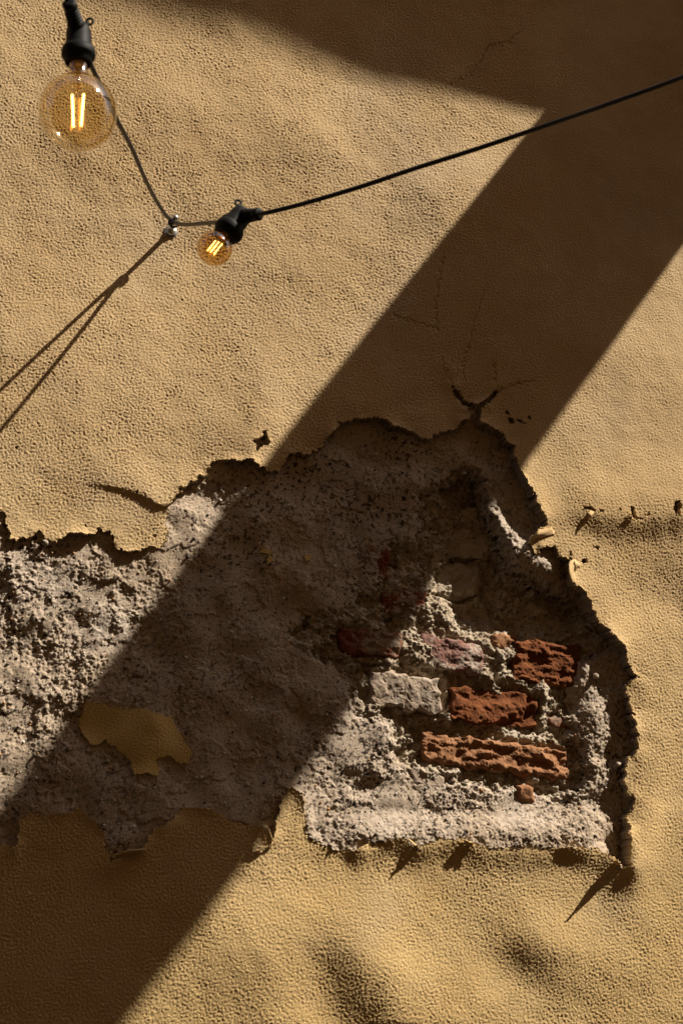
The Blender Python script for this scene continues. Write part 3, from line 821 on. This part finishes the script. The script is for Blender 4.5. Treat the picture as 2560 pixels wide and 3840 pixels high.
def lamp(name, top, axis, s, rb, dirs, label, filaments, neck):
    """top: where the cable passes; axis: the way the bulb points; rb: bulb radius; s: socket scale"""
    a = axis
    root = tag(empty(name, top), label, 'bulb', 'bulbs of the string light')
    bm = bmesh.new()
    prof = [(0.0, -0.014), (0.008, -0.0135), (0.0135, -0.011), (0.0165, -0.005), (0.0172, 0.003), (0.0175, 0.020), (0.0185, 0.023), (0.0222, 0.0245), (0.0232, 0.028), (0.0232, 0.034), (0.0222, 0.037), (0.0195, 0.038), (0.0185, 0.046), (0.0170, 0.0475), (0.0150, 0.0470)]
    add_lathe(bm, top, a, [(r * s, t * s) for r, t in prof], 48, False)
    sock = put('socket', bm_mesh('socket', bm), M_RUBBER, root)
    for d in dirs:                                   # ribbed cable glands on both sides
        d = Vector(d).normalized()
        bm = bmesh.new()
        pr = [(0.0118, 0.004), (0.0118, 0.016)]
        for k in range(5):
            t0 = 0.0175 + k * 0.0042
            pr += [(0.0112 - k * 0.0003, t0), (0.0112 - k * 0.0003, t0 + 0.0014), (0.0098 - k * 0.0003, t0 + 0.0018), (0.0098 - k * 0.0003, t0 + 0.0038)]
        pr += [(0.0096, 0.039), (0.0100, 0.046), (0.0080, 0.049), (0.0045, 0.0492)]
        add_lathe(bm, top, d, [(r * s, t * s) for r, t in pr], 24, True)
        put('cable_gland', bm_mesh('cable_gland', bm), M_RUBBER, root)
    x, y, _ = frame_of(a)
    lp = (RGT * 0.75 + UPV * 0.35).normalized() if s > 0.95 and name == 'pendant_bulb' and rb > 0.03 else (-RGT * 0.5 + UPV * 0.8).normalized()
    bm = bmesh.new()
    c = top - a * 0.011 * s + lp * 0.0165 * s
    side = (lp - a * lp.dot(a)).normalized()
    add_tube(bm, [c + (side * math.cos(k * 2 * math.pi / 16) - a * math.sin(k * 2 * math.pi / 16)) * 0.0048 * s for k in range(17)], 0.0018 * s, 8)
    add_tube(bm, [top - a * 0.006 * s + side * 0.012 * s, c - side * 0.004 * s], 0.003 * s, 8)
    put('hanging_loop', bm_mesh('hanging_loop', bm), M_RUBBER, root)
    # glass: neck widening into a globe, a thin double wall
    z0 = 0.043 * s
    cz = z0 + neck + rb * 0.93
    rn = 0.0128 * s
    prof = [(rn, z0), (rn * 1.02, z0 + neck * 0.35)]
    ph0 = math.asin(min(0.95, rn * 1.25 / rb))
    prof += [(rn * 1.08, z0 + neck * 0.7)]
    for k in range(30):
        ph = ph0 + (math.pi - ph0) * k / 29
        prof.append((max(0.0, rb * math.sin(ph)), cz - rb * math.cos(ph)))
    prof[-1] = (0.0, cz + rb)
    bm = bmesh.new()
    add_lathe(bm, top, a, prof, 64, False)
    put('glass_globe', bm_mesh('glass_globe', bm), M_GLASS if rb > 0.04 else M_GLASS_DEEP, root)
    bm = bmesh.new()
    add_lathe(bm, top, a, [(0.0, z0 - 0.004), (rn * 0.92, z0 - 0.004), (rn * 0.92, z0 + 0.006), (rn * 0.6, z0 + 0.010), (0.0, z0 + 0.011)], 24, False)
    put('screw_cap', bm_mesh('screw_cap', bm), M_BRASS, root)
    L, spread, fr, offs = filaments
    bm = bmesh.new()
    add_lathe(bm, top, a, [(0.0, z0 + 0.004), (0.0042 * s, z0 + 0.006), (0.0028 * s, cz - L * 0.62), (0.0018 * s, cz - L * 0.55), (0.0009 * s, cz - L * 0.5), (0.0009 * s, cz + L * 0.45), (0.0, cz + L * 0.46)], 12, False)
    put('glass_stem', bm_mesh('glass_stem', bm), M_GLASS, root)
    ex = (RGT - a * RGT.dot(a)).normalized(); ey = a.cross(ex)
    for k, (fx, fy, tx, bright) in enumerate(offs):
        bm = bmesh.new()
        p0 = top + a * (cz - L * 0.5) + ex * (fx - tx) * spread + ey * fy * spread
        p1 = top + a * (cz + L * 0.5) + ex * (fx + tx) * spread + ey * fy * spread
        add_tube(bm, [p0 + (p1 - p0) * (i / 6) for i in range(7)], fr, 10)
        put('filament', bm_mesh('filament', bm), M_FIL if bright else M_FILDIM, root)
        bm = bmesh.new()
        add_tube(bm, [p0, top + a * (cz - L * 0.62)], 0.0004, 6)
        put('support_wire', bm_mesh('support_wire', bm), M_STEEL, root)
        bm = bmesh.new()
        add_tube(bm, [p1, top + a * (cz + L * 0.44)], 0.0004, 6)
        put('support_wire', bm_mesh('support_wire', bm), M_STEEL, root)
    return root

dirb_up = left_pts[2] - big_top
dirb_dn = left_pts[6] - big_top
lamp('pendant_bulb', big_top, A_BIG, 0.98, 0.0510, (dirb_up, dirb_dn), 'large lit globe bulb hanging at the upper left from a black socket',
     (0.047, 0.0080, 0.0014, [(-0.75, 0.5, 0.12, True), (0.85, 0.6, -0.18, True), (-0.95, -0.6, -0.25, False), (0.15, -0.7, 0.0, False)]), 0.029)
lamp('pendant_bulb', sml_top, A_SML, 1.04, 0.0280, (right_pts[4] - sml_top, right_pts[6] - sml_top), 'small lit globe bulb beside the wall hook on a black socket',
     (0.024, 0.0068, 0.00085, [(-0.8, 0.4, 0.0, True), (0.1, 0.5, 0.0, True), (0.95, 0.3, 0.0, True), (-0.2, -0.6, 0.0, False)]), 0.004)

hook = tag(empty('wall_hook', HOOK_BASE), 'small zinc hook screwed into the plaster holding the black cables', 'hook')
bm = bmesh.new()
add_lathe(bm, HOOK_BASE + Vector((0, 0.002, 0)), (0, -1, 0), [(0.0, 0.0), (0.0125, 0.0), (0.0130, 0.002), (0.0125, 0.004), (0.0080, 0.0045), (0.0080, 0.008), (0.0060, 0.010), (0.0, 0.010)], 28, False)
put('washer', bm_mesh('washer', bm), M_STEEL, hook)
bm = bmesh.new()
dv = (HOOK_TIP - HOOK_BASE)
add_lathe(bm, HOOK_BASE, dv, [(0.0048, 0.0), (0.0044, 0.03), (0.0040, dv.length - 0.014), (0.0048, dv.length - 0.010), (0.0062, dv.length - 0.004), (0.0058, dv.length + 0.001), (0.003, dv.length + 0.004), (0.0, dv.length + 0.0045)], 20, False)
put('stem', bm_mesh('stem', bm), M_STEEL, hook)
tie = tag(empty('cable_tie', HOOK_MID), 'black plastic tie binding the cables to the zinc hook', 'cable tie')
bm = bmesh.new()
add_lathe(bm, HOOK_MID - dv.normalized() * 0.004, dv, [(0.0075, 0.0), (0.0092, 0.0), (0.0092, 0.006), (0.0075, 0.006)], 20, False)
put('band', bm_mesh('band', bm), M_RUBBER, tie)
bm = bmesh.new()
q = HOOK_MID + Vector((-0.007, -0.009, -0.004))
add_box(bm, q - Vector((0.0045, 0.005, 0.0045)), q + Vector((0.0045, 0.005, 0.0045)), 0.001)
put('buckle', bm_mesh('buckle', bm), M_RUBBER, tie, False)
